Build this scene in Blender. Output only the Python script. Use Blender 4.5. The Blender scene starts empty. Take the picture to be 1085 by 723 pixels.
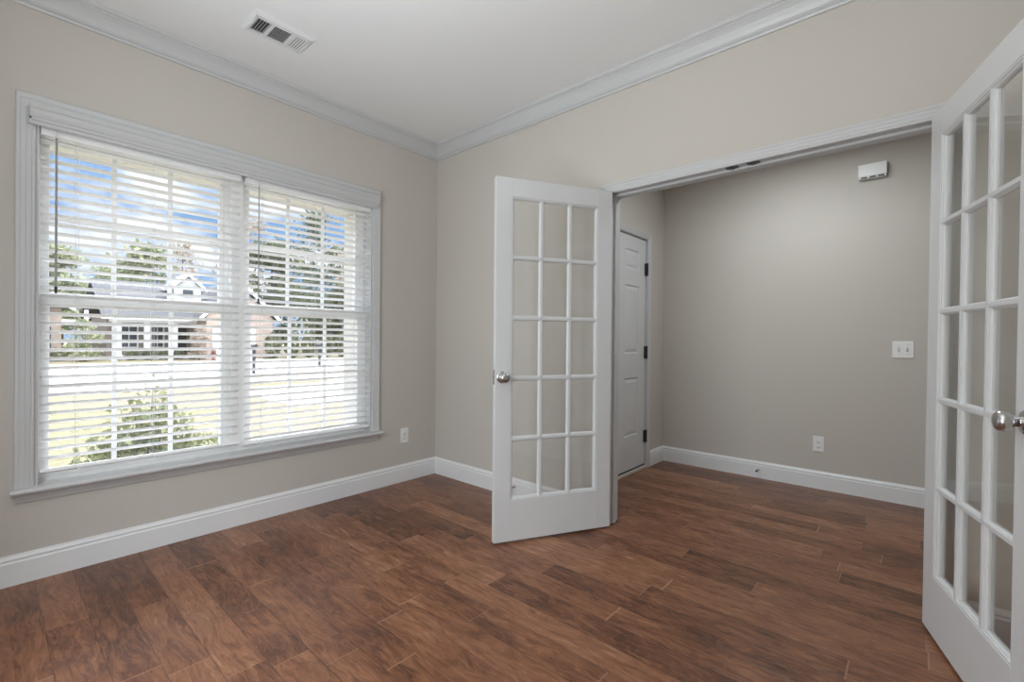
import bpy, bmesh, math, random
from mathutils import Vector, Matrix

S = bpy.context.scene
COL = S.collection
random.seed(11)

# ------------------------------------------------------------------ camera
f_px, W_px = 492.1, 1085
cam_d = bpy.data.cameras.new('camera'); cam_d.sensor_width = 36.0
cam_d.lens = 36.0 * f_px / W_px; cam_d.clip_start = 0.02; cam_d.clip_end = 400
cam = bpy.data.objects.new('camera', cam_d); COL.objects.link(cam)
R_ = Vector((0.75011815, 0.66124918, 0.0085015)); U_ = Vector((-0.00820877, -0.00354422, 0.99996003)); F_ = Vector((-0.66125288, 0.75015796, -0.00276946))
cam.matrix_world = Matrix(((R_.x, U_.x, -F_.x, 3.05213), (R_.y, U_.y, -F_.y, -2.50007), (R_.z, U_.z, -F_.z, 1.12), (0, 0, 0, 1)))
S.camera = cam

# ------------------------------------------------------------------ exposure
S.view_settings.view_transform = 'Standard'; S.view_settings.look = 'None'
S.view_settings.exposure = 0.46; S.view_settings.gamma = 1.0; S.view_settings.use_curve_mapping = False
try:
    S.cycles.max_bounces = 14; S.cycles.diffuse_bounces = 8; S.cycles.transparent_max_bounces = 40
    S.cycles.sample_clamp_indirect = 6.0
except Exception: pass

# ------------------------------------------------------------------ node helpers
def nd(nt, typ, props=None, **ins):
    n = nt.nodes.new(typ)
    for k, v in (props or {}).items(): setattr(n, k, v)
    for k, v in ins.items():
        key = int(k[1:]) if k[0] == 'i' and k[1:].isdigit() else k.replace('_', ' ')
        s = n.inputs[key]
        if isinstance(v, bpy.types.NodeSocket): nt.links.new(v, s)
        else: s.default_value = v
    return n
def mth(nt, op, a, b=0.0, c=0.0): return nd(nt, 'ShaderNodeMath', {'operation': op}, i0=a, i1=b, i2=c).outputs[0]
def mixc(nt, f, a, b, bt='MIX'):
    n = nt.nodes.new('ShaderNodeMix'); n.data_type = 'RGBA'; n.blend_type = bt
    for s, v in ((n.inputs[0], f), (n.inputs[6], a), (n.inputs[7], b)):
        if isinstance(v, bpy.types.NodeSocket): nt.links.new(v, s)
        else: s.default_value = v
    return n.outputs[2]
def ramp(nt, fac, stops):
    n = nt.nodes.new('ShaderNodeValToRGB'); nt.links.new(fac, n.inputs[0])
    e = n.color_ramp.elements
    while len(e) < len(stops): e.new(0.5)
    for el, (p, c) in zip(e, stops): el.position = p; el.color = (*c, 1) if len(c) == 3 else c
    return n.outputs[0]

# ------------------------------------------------------------------ sky
wd = bpy.data.worlds.new('sky'); S.world = wd; wd.use_nodes = True
nt = wd.node_tree; nt.nodes.clear()
tc = nd(nt, 'ShaderNodeTexCoord'); sx = nd(nt, 'ShaderNodeSeparateXYZ', i0=tc.outputs['Generated'])
zc = mth(nt, 'MAXIMUM', sx.outputs[2], 0.03)
cv = nd(nt, 'ShaderNodeCombineXYZ', i0=mth(nt, 'DIVIDE', sx.outputs[0], mth(nt, 'ADD', zc, 0.25)), i1=mth(nt, 'DIVIDE', sx.outputs[1], mth(nt, 'ADD', zc, 0.25)), i2=0.0)
cl = nd(nt, 'ShaderNodeTexNoise', Vector=cv.outputs[0], Scale=1.9, Detail=7.0, Roughness=0.56, Distortion=0.3)
cf = ramp(nt, cl.outputs[0], [(0.45, (0, 0, 0)), (0.60, (1, 1, 1))])
blue = ramp(nt, zc, [(0.0, (0.42, 0.54, 0.70)), (0.10, (0.23, 0.39, 0.65)), (0.22, (0.21, 0.37, 0.65)), (1.0, (0.14, 0.29, 0.62))])
cb = ramp(nt, zc, [(0.0, (0.72, 0.74, 0.80)), (0.33, (1.0, 1.02, 1.1)), (0.48, (8.6, 8.9, 9.4)), (1.0, (9.5, 9.8, 10.4))])
skyc = mixc(nt, cf, blue, cb)
bg = nd(nt, 'ShaderNodeBackground', Color=skyc, Strength=1.0)
out = nd(nt, 'ShaderNodeOutputWorld'); nt.links.new(bg.outputs[0], out.inputs[0])

# ------------------------------------------------------------------ sun and added fill lamps
def light(name, kind, loc, energy, color=(1, 1, 1), rot=(0, 0, 0), **kw):
    d = bpy.data.lights.new(name, kind); d.energy = energy; d.color = color
    for k, v in kw.items(): setattr(d, k, v)
    o = bpy.data.objects.new(name, d); COL.objects.link(o); o.location = loc; o.rotation_euler = rot
    return o
light('sun', 'SUN', (0, 0, 20), 3.8, (1.0, 0.96, 0.89), (math.radians(-40), math.radians(20), 0), angle=0.01)
light('ceiling_fill_light', 'AREA', (2.3, -2.3, 1.78), 17, (0.92, 0.975, 1.0), (math.radians(180), 0, 0), shape='DISK', size=0.5)  # added fill lamp without a fixture, aimed up to brighten the ceiling
light('front_fill_light', 'AREA', (1.75, -3.12, 1.27), 31, (0.90, 0.965, 1.0), (math.radians(90), 0, 0), shape='RECTANGLE', size=1.36, size_y=1.64)  # added fill lamp, shines in from outside the front wall
light('hall_fill_light', 'AREA', (2.4, 0.8, 2.55), 11.8, (0.90, 0.97, 1.0), (0, 0, 0), shape='DISK', size=0.7)  # added fill lamp under the hall ceiling, no fixture

# ------------------------------------------------------------------ materials
def new_mat(name):
    m = bpy.data.materials.new(name); m.use_nodes = True
    nt = m.node_tree; b = nt.nodes.get('Principled BSDF')
    return m, nt, b
def simple(name, col, rough=0.5, metal=0.0, noise=0.0, nscale=30.0, bump=0.0, spec=0.5):
    m, nt, b = new_mat(name)
    b.inputs['Roughness'].default_value = rough; b.inputs['Metallic'].default_value = metal
    b.inputs['Specular IOR Level'].default_value = spec
    g = nd(nt, 'ShaderNodeNewGeometry')
    n = nd(nt, 'ShaderNodeTexNoise', Vector=g.outputs['Position'], Scale=nscale, Detail=4.0)
    c2 = tuple(min(1, c * (1 - noise)) for c in col)
    nt.links.new(mixc(nt, n.outputs[0], (*col, 1), (*c2, 1)), b.inputs['Base Color'])
    if bump:
        bp = nd(nt, 'ShaderNodeBump', Strength=bump, Distance=0.002, Height=n.outputs[0]); nt.links.new(bp.outputs[0], b.inputs['Normal'])
    return m
M = {}
M['paint'] = simple('greige wall paint', (0.565, 0.53, 0.485), 0.75, noise=0.03, nscale=220, bump=0.12, spec=0.25)
M['ceil'] = simple('flat white ceiling paint', (0.84, 0.84, 0.84), 0.9, noise=0.02, nscale=160, bump=0.1, spec=0.1)
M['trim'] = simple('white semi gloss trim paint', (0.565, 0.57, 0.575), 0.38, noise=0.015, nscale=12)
M['base'] = simple('white trim paint lightened as lit', (0.77, 0.775, 0.785), 0.36, noise=0.015, nscale=12)  # same paint as the trim; brighter light on baseboards put into the colour
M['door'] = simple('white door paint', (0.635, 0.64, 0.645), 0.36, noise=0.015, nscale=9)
M['slat'] = simple('white faux wood slat', (0.91, 0.91, 0.91), 0.42, noise=0.02, nscale=20)
M['vinyl'] = simple('white window vinyl', (0.90, 0.90, 0.89), 0.4, noise=0.01)
M['cream'] = simple('cream exterior return', (0.78, 0.745, 0.68), 0.7, noise=0.05)
M['cord'] = simple('white lift cord', (0.72, 0.72, 0.70), 0.7)
M['wand'] = simple('grey smoky wand plastic', (0.33, 0.33, 0.335), 0.25)
M['dark'] = simple('dark metal', (0.035, 0.035, 0.038), 0.4, noise=0.2)
M['nickel'] = simple('satin nickel', (0.56, 0.555, 0.55), 0.24, 1.0, noise=0.03)
M['plate'] = simple('white cover plate plastic', (0.80, 0.80, 0.79), 0.35)
M['slot'] = simple('dark slot', (0.05, 0.05, 0.05), 0.6)
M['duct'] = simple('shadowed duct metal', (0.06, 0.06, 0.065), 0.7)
M['louver'] = simple('white enamel louver', (0.74, 0.74, 0.74), 0.4)
M['threshold'] = simple('aluminium threshold', (0.66, 0.62, 0.56), 0.4, 0.3)
M['rubber'] = simple('black sweep rubber', (0.03, 0.03, 0.035), 0.7)
M['concrete'] = simple('pale sunlit concrete', (0.60, 0.60, 0.61), 0.85, noise=0.10, nscale=1.2)
M['siding'] = simple('pale peach siding', (0.46, 0.36, 0.30), 0.8, noise=0.06, nscale=2)
M['whitesiding'] = simple('white siding', (0.70, 0.69, 0.66), 0.8, noise=0.05, nscale=2)
M['tansiding'] = simple('taupe siding', (0.30, 0.255, 0.22), 0.8, noise=0.1, nscale=2)
M['roof'] = simple('grey shingle', (0.105, 0.108, 0.118), 0.9, noise=0.3, nscale=6)
M['extwhite'] = simple('white exterior trim', (0.82, 0.82, 0.81), 0.6)
M['extglass'] = simple('dark far window glass', (0.08, 0.09, 0.10), 0.1)
M['brick'] = simple('outer wall', (0.45, 0.36, 0.31), 0.85, noise=0.2, nscale=8)
M['bark'] = simple('bark', (0.16, 0.12, 0.09), 0.9, noise=0.4, nscale=10)
M['red'] = simple('rusty red paint', (0.17, 0.055, 0.04), 0.6, noise=0.2)

def glass():
    m, nt, b = new_mat('thin clear glass'); nt.nodes.remove(b)
    fr = nd(nt, 'ShaderNodeLayerWeight', Blend=0.5)
    t = nd(nt, 'ShaderNodeBsdfTransparent', Color=(0.985, 0.99, 0.985, 1)); g = nd(nt, 'ShaderNodeBsdfGlossy', Color=(1, 1, 1, 1), Roughness=0.0)
    mx = nd(nt, 'ShaderNodeMixShader', i0=mth(nt, 'ADD', 0.035, mth(nt, 'MULTIPLY', mth(nt, 'POWER', fr.outputs[1], 5.0), 0.9)), i1=t.outputs[0], i2=g.outputs[0])
    nt.links.new(mx.outputs[0], nt.nodes['Material Output'].inputs[0]); return m
M['glass'] = glass()

def leaf_mat(name, a, b_, c):
    m, nt, b = new_mat(name); b.inputs['Roughness'].default_value = 0.6
    g = nd(nt, 'ShaderNodeNewGeometry')
    n = nd(nt, 'ShaderNodeTexWhiteNoise', {'noise_dimensions': '1D'}, W=g.outputs['Random Per Island'])
    nt.links.new(ramp(nt, n.outputs[0], [(0.0, a), (0.5, b_), (1.0, c)]), b.inputs['Base Color'])
    tr = nd(nt, 'ShaderNodeBsdfTranslucent', Color=(*[min(1, x * 1.3) for x in b_], 1))
    mx = nd(nt, 'ShaderNodeMixShader', i0=0.3, i1=b.outputs[0], i2=tr.outputs[0])
    nt.links.new(mx.outputs[0], nt.nodes['Material Output'].inputs[0]); return m
M['leaf_bush'] = leaf_mat('pale shrub leaf', (0.10, 0.135, 0.06), (0.25, 0.28, 0.14), (0.46, 0.46, 0.27))
M['leaf_dark'] = leaf_mat('dark tree leaf', (0.055, 0.07, 0.04), (0.13, 0.15, 0.085), (0.30, 0.30, 0.19))
M['leaf_mid'] = leaf_mat('mid tree leaf', (0.13, 0.16, 0.08), (0.30, 0.33, 0.19), (0.52, 0.50, 0.36))
M['leaf_brown'] = leaf_mat('brown tree leaf', (0.20, 0.15, 0.11), (0.40, 0.33, 0.27), (0.55, 0.48, 0.42))

def lawn_mat():
    m, nt, b = new_mat('patchy lawn'); b.inputs['Roughness'].default_value = 0.95
    g = nd(nt, 'ShaderNodeNewGeometry')
    n1 = nd(nt, 'ShaderNodeTexNoise', Vector=g.outputs['Position'], Scale=0.22, Detail=3.0)
    n2 = nd(nt, 'ShaderNodeTexNoise', Vector=g.outputs['Position'], Scale=9.0, Detail=5.0)
    c1 = ramp(nt, n1.outputs[0], [(0.40, (0.165, 0.155, 0.075)), (0.56, (0.22, 0.17, 0.135))])
    nt.links.new(mixc(nt, 0.45, c1, ramp(nt, n2.outputs[0], [(0.3, (0.095, 0.09, 0.04)), (0.7, (0.27, 0.25, 0.15))])), b.inputs['Base Color']); return m
M['lawn'] = lawn_mat()

def floor_mat():
    m, nt, b = new_mat('hand scraped dark hardwood planks')
    g = nd(nt, 'ShaderNodeNewGeometry'); p = nd(nt, 'ShaderNodeSeparateXYZ', i0=g.outputs['Position'])
    PW = 0.1242
    ry = mth(nt, 'DIVIDE', mth(nt, 'ADD', p.outputs[1], 0.856), PW); row = mth(nt, 'FLOOR', ry); fy = mth(nt, 'FRACT', ry)
    rr = nd(nt, 'ShaderNodeTexWhiteNoise', {'noise_dimensions': '1D'}, W=mth(nt, 'ADD', row, 31.0)).outputs[0]
    xs = mth(nt, 'ADD', p.outputs[0], mth(nt, 'MULTIPLY', rr, 9.0))
    xw = mth(nt, 'DIVIDE', mth(nt, 'ADD', xs, mth(nt, 'MULTIPLY', mth(nt, 'SINE', mth(nt, 'ADD', mth(nt, 'MULTIPLY', xs, 2.3), mth(nt, 'MULTIPLY', row, 2.7))), 0.3)), 0.86)
    bd = mth(nt, 'FLOOR', xw); fx = mth(nt, 'FRACT', xw)
    hv = nd(nt, 'ShaderNodeCombineXYZ', i0=row, i1=bd, i2=0.0)
    wn = nd(nt, 'ShaderNodeTexWhiteNoise', {'noise_dimensions': '2D'}, Vector=hv.outputs[0])
    h = wn.outputs[0]
    off = mth(nt, 'MULTIPLY', h, 37.0)
    px2 = mth(nt, 'ADD', p.outputs[0], off)
    wv = nd(nt, 'ShaderNodeCombineXYZ', i0=mth(nt, 'MULTIPLY', px2, 3.0), i1=mth(nt, 'MULTIPLY', p.outputs[1], 9.0), i2=off)
    warp = nd(nt, 'ShaderNodeTexNoise', Vector=wv.outputs[0], Scale=1.0, Detail=3.0)
    gy = mth(nt, 'ADD', mth(nt, 'MULTIPLY', p.outputs[1], 75.0), mth(nt, 'MULTIPLY', warp.outputs[0], 9.0))
    gv = nd(nt, 'ShaderNodeCombineXYZ', i0=mth(nt, 'MULTIPLY', px2, 7.0), i1=gy, i2=off)
    grain = nd(nt, 'ShaderNodeTexNoise', Vector=gv.outputs[0], Scale=1.0, Detail=7.0, Roughness=0.68, Distortion=0.9)
    bv = nd(nt, 'ShaderNodeCombineXYZ', i0=mth(nt, 'MULTIPLY', px2, 5.0), i1=mth(nt, 'MULTIPLY', p.outputs[1], 11.0), i2=off)
    blot = nd(nt, 'ShaderNodeTexNoise', Vector=bv.outputs[0], Scale=1.0, Detail=4.0, Roughness=0.6, Distortion=0.8)
    f = mth(nt, 'ADD', mth(nt, 'MULTIPLY', grain.outputs[0], 0.62), mth(nt, 'MULTIPLY', blot.outputs[0], 0.38))
    f = mth(nt, 'ADD', f, mth(nt, 'MULTIPLY', mth(nt, 'SUBTRACT', h, 0.5), 0.17))
    col = ramp(nt, f, [(0.29, (0.040, 0.013, 0.0065)), (0.41, (0.112, 0.041, 0.0195)), (0.50, (0.190, 0.076, 0.036)), (0.60, (0.270, 0.120, 0.062)), (0.74, (0.43, 0.235, 0.14))])
    # pale curly figure in the wood
    vein = mth(nt, 'SUBTRACT', 1.0, mth(nt, 'MINIMUM', 1.0, mth(nt, 'MULTIPLY', mth(nt, 'ABSOLUTE', mth(nt, 'SUBTRACT', mth(nt, 'FRACT', mth(nt, 'MULTIPLY', blot.outputs[0], 9.0)), 0.5)), 7.0)))
    col = mixc(nt, mth(nt, 'MULTIPLY', vein, mth(nt, 'MULTIPLY', grain.outputs[0], 0.30)), col, (0.42, 0.24, 0.15, 1))
    # seams between boards
    ey = mth(nt, 'MULTIPLY', mth(nt, 'MINIMUM', fy, mth(nt, 'SUBTRACT', 1.0, fy)), PW)
    ex = mth(nt, 'MULTIPLY', mth(nt, 'MINIMUM', fx, mth(nt, 'SUBTRACT', 1.0, fx)), 0.86)
    sy = mth(nt, 'LESS_THAN', ey, 0.0011); sxm = mth(nt, 'LESS_THAN', ex, 0.0013)
    col = mixc(nt, mth(nt, 'MULTIPLY', sy, 0.62), col, (0.022, 0.007, 0.004, 1))
    col = mixc(nt, mth(nt, 'MULTIPLY', sxm, 0.55), col, (0.40, 0.25, 0.17, 1))  # pale end joints: highlight on the bevelled edges painted into the colour
    nt.links.new(col, b.inputs['Base Color'])
    sv = nd(nt, 'ShaderNodeCombineXYZ', i0=mth(nt, 'ADD', mth(nt, 'MULTIPLY', p.outputs[0], 16.0), off), i1=mth(nt, 'MULTIPLY', p.outputs[1], 9.0), i2=off)
    scr = nd(nt, 'ShaderNodeTexNoise', Vector=sv.outputs[0], Scale=1.0, Detail=2.0)
    hgt = mth(nt, 'ADD', mth(nt, 'MULTIPLY', scr.outputs[0], 0.9), mth(nt, 'MULTIPLY', grain.outputs[0], 0.05))
    hgt = mth(nt, 'ADD', hgt, mth(nt, 'MINIMUM', mth(nt, 'MULTIPLY', mth(nt, 'MINIMUM', ey, ex), 250.0), 1.0))
    bp = nd(nt, 'ShaderNodeBump', Strength=0.35, Distance=0.0022, Height=hgt); nt.links.new(bp.outputs[0], b.inputs['Normal'])
    b.inputs['Specular IOR Level'].default_value = 0.46; 
    nt.links.new(mth(nt, 'ADD', 0.29, mth(nt, 'MULTIPLY', blot.outputs[0], 0.10)), b.inputs['Roughness'])
    return m
M['floor'] = floor_mat()

# ------------------------------------------------------------------ mesh helpers
class MB:
    def __init__(s): s.bm = bmesh.new()
    def _add(s, t):
        me = bpy.data.meshes.new('t'); t.to_mesh(me); t.free(); s.bm.from_mesh(me); bpy.data.meshes.remove(me)
    def box(s, a, b, bev=0.0, mat=None):
        t = bmesh.new(); bmesh.ops.create_cube(t, size=1)
        lo = [min(x, y) for x, y in zip(a, b)]; hi = [max(x, y) for x, y in zip(a, b)]
        for v in t.verts:
            v.co = Vector([lo[i] + (v.co[i] + 0.5) * (hi[i] - lo[i]) for i in range(3)])
        if bev: bmesh.ops.bevel(t, geom=t.edges[:], offset=bev, segments=2, affect='EDGES', profile=0.5)
        if mat: bmesh.ops.transform(t, matrix=mat, verts=t.verts)
        s._add(t); return s
    def sweep(s, prof, place, s0, s1, m0=0.0, m1=0.0):
        """prof: closed polygon of (d, h); place(u, d, h) -> point; end i is moved by m*d (mitre)."""
        t = bmesh.new(); A = [t.verts.new(place(s0 + m0 * d, d, h)) for d, h in prof]; B = [t.verts.new(place(s1 + m1 * d, d, h)) for d, h in prof]
        n = len(prof)
        for i in range(n): t.faces.new((A[i], A[(i + 1) % n], B[(i + 1) % n], B[i]))
        t.faces.new(A[::-1]); t.faces.new(B); bmesh.ops.recalc_face_normals(t, faces=t.faces[:]); s._add(t); return s
    def tube(s, p0, p1, r0, r1=None, seg=12):
        p0, p1 = Vector(p0), Vector(p1); r1 = r0 if r1 is None else r1; d = p1 - p0
        t = bmesh.new(); bmesh.ops.create_cone(t, cap_ends=True, segments=seg, radius1=r0, radius2=r1, depth=d.length)
        m = Matrix.Translation((p0 + p1) / 2) @ d.to_track_quat('Z', 'Y').to_matrix().to_4x4()
        bmesh.ops.transform(t, matrix=m, verts=t.verts); s._add(t); return s
    def lathe(s, prof, mat, seg=28):
        t = bmesh.new(); rings = []
        for r, z in prof:
            if r < 1e-6: rings.append([t.verts.new((0, 0, z))])
            else: rings.append([t.verts.new((r * math.cos(2 * math.pi * i / seg), r * math.sin(2 * math.pi * i / seg), z)) for i in range(seg)])
        for a, b in zip(rings, rings[1:]):
            for i in range(seg):
                j = (i + 1) % seg
                if len(a) == 1 and len(b) == 1: continue
                if len(a) == 1: t.faces.new((a[0], b[i], b[j]))
                elif len(b) == 1: t.faces.new((a[i], b[0], a[j]))
                else: t.faces.new((a[i], b[i], b[j], a[j]))
        bmesh.ops.recalc_face_normals(t, faces=t.faces[:]); bmesh.ops.transform(t, matrix=mat, verts=t.verts)
        for f in t.faces: f.smooth = True
        s._add(t); return s
    def poly(s, pts, ext):
        """planar polygon pts extruded by vector ext"""
        t = bmesh.new(); e = Vector(ext); A = [t.verts.new(p) for p in pts]; B = [t.verts.new(Vector(p) + e) for p in pts]; n = len(pts)
        for i in range(n): t.faces.new((A[i], A[(i + 1) % n], B[(i + 1) % n], B[i]))
        t.faces.new(A[::-1]); t.faces.new(B); bmesh.ops.recalc_face_normals(t, faces=t.faces[:]); s._add(t); return s
    def build(s, name, mat, parent=None, smooth=False):
        me = bpy.data.meshes.new(name)
        if smooth:
            for f in s.bm.faces: f.smooth = True
        s.bm.to_mesh(me); s.bm.free(); me.materials.append(mat)
        o = bpy.data.objects.new(name, me); COL.objects.link(o)
        if parent: o.parent = parent
        return o
def tag(o, label=None, cat=None, group=None, kind=None):
    for k, v in (('label', label), ('category', cat), ('group', group), ('kind', kind)):
        if v: o[k] = v
    return o
def empty(name, loc=(0, 0, 0), rz=0.0):
    o = bpy.data.objects.new(name, None); COL.objects.link(o); o.location = loc; o.rotation_euler = (0, 0, rz); o.empty_display_size = 0.05; return o
def copy_tree(o, parent=None):
    c = o.copy(); COL.objects.link(c)
    if parent: c.parent = parent
    for ch in list(o.children): copy_tree(ch, c)
    return c

# ================================================================== SETTING
CZ = 2.715                 # ceiling
XR, YF = 3.46, -2.98       # right and front walls of the room
OX0, OX1, OZ = 1.635, 3.105, 2.012   # wide opening in the back wall
HX0, HX1, HY = 1.2276, 4.6, 1.7245   # hall
WT = 0.12                  # thickness of the back wall
WY0, WY1, WZ0, WZ1 = -2.35, -0.605, 0.432, 2.10   # window opening

tag(MB().box((-0.0, YF - .1, -0.12), (HX1 + .1, HY + .1, 0)).build('floor', M['floor']), 'dark reddish brown hand-scraped hardwood plank floor', 'floor', kind='structure')
tag(MB().box((-0.2, YF - .1, CZ), (HX1 + .1, HY + .1, CZ + .15)).build('ceiling', M['ceil']), 'flat white ceiling over the room', 'ceiling', kind='structure')

w = MB()
for a, b in (((-.14, YF, 0), (0, WY0, CZ)), ((-.14, WY1, 0), (0, 0, CZ)), ((-.14, WY0, 0), (0, WY1, WZ0 - .03)), ((-.14, WY0, WZ1), (0, WY1, CZ))): w.box(a, b)
tag(w.build('wall_left', M['paint']), 'greige wall that holds the double window', 'wall', kind='structure')
w = MB()
for a, b in (((-.14, 0, 0), (OX0 - .02, WT, CZ)), ((OX1 + .02, 0, 0), (HX1, WT, CZ)), ((OX0 - .02, 0, OZ + .02), (OX1 + .02, WT, CZ))): w.box(a, b)
tag(w.build('wall_back', M['paint']), 'greige wall with the wide double door opening', 'wall', kind='structure')
tag(MB().box((XR, YF, 0), (XR + .1, 0, CZ)).build('wall_right', M['paint']), 'greige room wall on the right behind the open door', 'wall', kind='structure')
w = MB(); FX0, FX1 = 1.05, 2.45
for a, b in (((-.14, YF - .1, 0), (FX0, YF, CZ)), ((FX1, YF - .1, 0), (XR + .1, YF, CZ)), ((FX0, YF - .1, 0), (FX1, YF, .43)), ((FX0, YF - .1, 2.11), (FX1, YF, CZ))): w.box(a, b)
tag(w.build('wall_front', M['paint']), 'greige room wall behind the viewer', 'wall', kind='structure')
DY0, DY1, DZ = 0.449, 1.366, 2.008
w = MB()
for a, b in (((HX0 - .14, WT, 0), (HX0, DY0 - .02, CZ)), ((HX0 - .14, DY1 + .02, 0), (HX0, HY, CZ)), ((HX0 - .14, DY0 - .02, DZ + .02), (HX0, DY1 + .02, CZ))): w.box(a, b)
tag(w.build('wall_hall_left', M['paint']), 'greige hall wall that holds the panelled entry door', 'wall', kind='structure')
tag(MB().box((HX0 - .14, HY, 0), (HX1, HY + .1, CZ)).build('wall_hall_back', M['paint']), 'greige hall wall with the light switch and chime box', 'wall', kind='structure')
tag(MB().box((HX1, 0, 0), (HX1 + .1, HY + .1, CZ)).build('wall_hall_right', M['paint']), 'greige end wall of the hall out of view on the right', 'wall', kind='structure')

# --- crown moulding
cd, ch = 0.080, 0.106
crown = [(0, CZ - ch), (.010, CZ - ch), (.013, CZ - ch + .008), (.010, CZ - ch + .014), (.016, CZ - ch + .017), (.024, CZ - ch + .026), (.033, CZ - ch + .042), (.045, CZ - ch + .060), (.058, CZ - ch + .074), (.066, CZ - ch + .080), (.066, CZ - ch + .086), (.074, CZ - ch + .089), (cd, CZ - ch + .096), (cd, CZ), (0, CZ)]
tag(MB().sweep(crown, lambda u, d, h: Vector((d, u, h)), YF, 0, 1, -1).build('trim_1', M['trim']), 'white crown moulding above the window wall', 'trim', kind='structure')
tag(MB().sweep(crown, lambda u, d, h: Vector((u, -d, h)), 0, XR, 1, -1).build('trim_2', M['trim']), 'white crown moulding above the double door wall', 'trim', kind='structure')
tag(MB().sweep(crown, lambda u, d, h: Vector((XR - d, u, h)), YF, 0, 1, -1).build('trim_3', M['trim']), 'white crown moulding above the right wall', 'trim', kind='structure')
# --- baseboards
base = [(0, 0), (.016, 0), (.016, .101), (.0125, .107), (.0125, .112), (.0145, .116), (.012, .122), (.007, .128), (.005, .135), (0, .135)]
CW = 0.076   # door casing width
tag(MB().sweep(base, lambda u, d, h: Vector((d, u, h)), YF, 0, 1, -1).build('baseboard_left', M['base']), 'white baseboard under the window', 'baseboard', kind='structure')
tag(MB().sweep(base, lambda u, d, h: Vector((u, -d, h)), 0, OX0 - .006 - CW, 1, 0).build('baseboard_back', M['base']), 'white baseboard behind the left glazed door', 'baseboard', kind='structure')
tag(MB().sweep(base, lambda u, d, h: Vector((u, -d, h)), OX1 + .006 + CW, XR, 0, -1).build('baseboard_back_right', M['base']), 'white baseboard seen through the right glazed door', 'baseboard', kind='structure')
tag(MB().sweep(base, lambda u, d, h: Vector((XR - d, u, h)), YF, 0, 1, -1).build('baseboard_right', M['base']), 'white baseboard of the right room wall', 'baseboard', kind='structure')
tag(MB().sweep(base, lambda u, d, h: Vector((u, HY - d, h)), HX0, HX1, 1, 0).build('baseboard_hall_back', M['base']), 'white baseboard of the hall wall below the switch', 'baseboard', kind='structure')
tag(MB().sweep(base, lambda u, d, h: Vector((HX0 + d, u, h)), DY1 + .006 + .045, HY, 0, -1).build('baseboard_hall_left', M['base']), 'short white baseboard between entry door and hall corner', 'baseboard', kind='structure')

# --- casing profile (across, projection)
def casing_prof(wd):
    return [(0, 0), (0, .009), (.004, .0115), (wd * .18, .0115), (wd * .22, .014), (wd * .45, .0145), (wd * .50, .0165), (wd * .74, .017), (wd * .80, .0195), (wd * .95, .0195), (wd, .016), (wd, 0)]

# --- frame of the double opening (trim_4)
tr = tag(empty('trim_4', (OX0, 0, 0)), 'white casing and jamb around the wide double door opening', 'door frame', kind='structure')
def rel(o, p): return tuple(o.location[i] * -1 + p[i] for i in range(3))
def local(mb, o):
    bmesh.ops.translate(mb.bm, vec=-Vector(o.location), verts=mb.bm.verts); return mb
HW = 0.055
cpr = casing_prof(CW); hpr = casing_prof(HW)
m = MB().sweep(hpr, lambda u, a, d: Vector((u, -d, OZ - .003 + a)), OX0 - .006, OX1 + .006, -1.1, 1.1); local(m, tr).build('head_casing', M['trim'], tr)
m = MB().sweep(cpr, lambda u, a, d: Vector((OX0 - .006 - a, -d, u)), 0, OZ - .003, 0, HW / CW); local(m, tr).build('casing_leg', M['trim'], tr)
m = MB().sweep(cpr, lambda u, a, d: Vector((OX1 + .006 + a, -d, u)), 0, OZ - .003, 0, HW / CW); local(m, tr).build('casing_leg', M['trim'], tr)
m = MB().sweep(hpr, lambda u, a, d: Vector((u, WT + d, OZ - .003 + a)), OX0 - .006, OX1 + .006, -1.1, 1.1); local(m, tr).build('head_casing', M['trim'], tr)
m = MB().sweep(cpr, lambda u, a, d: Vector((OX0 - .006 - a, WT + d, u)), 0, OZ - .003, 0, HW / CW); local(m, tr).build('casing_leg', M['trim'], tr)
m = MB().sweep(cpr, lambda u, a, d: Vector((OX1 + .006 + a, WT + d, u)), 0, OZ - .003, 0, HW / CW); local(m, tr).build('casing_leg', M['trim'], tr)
m = MB().box((OX0 - .02, 0, OZ), (OX1 + .02, WT, OZ + .02)); local(m, tr).build('head_jamb', M['trim'], tr)
m = MB().box((OX0 - .02, 0, 0), (OX0, WT, OZ)); local(m, tr).build('side_jamb', M['trim'], tr)
m = MB().box((OX1, 0, 0), (OX1 + .02, WT, OZ)); local(m, tr).build('side_jamb', M['trim'], tr)
m = MB().box((OX0, .044, OZ - .013), (OX1, .08, OZ), .002).box((OX0, .044, 0), (OX0 + .012, .08, OZ - .013), .002).box((OX1 - .012, .044, 0), (OX1, .08, OZ - .013), .002); local(m, tr).build('door_stop_strip', M['trim'], tr)
for cx in (2.318, 2.418):
    m = MB().box((cx - .029, .003, OZ - .003), (cx + .029, .041, OZ), .0008).box((cx - .013, .010, OZ - .009), (cx + .013, .034, OZ - .002), .002)
    tag(local(m, tr).build('roller_catch', M['dark'], tr), 'dark metal roller catch')
    c = None

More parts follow.
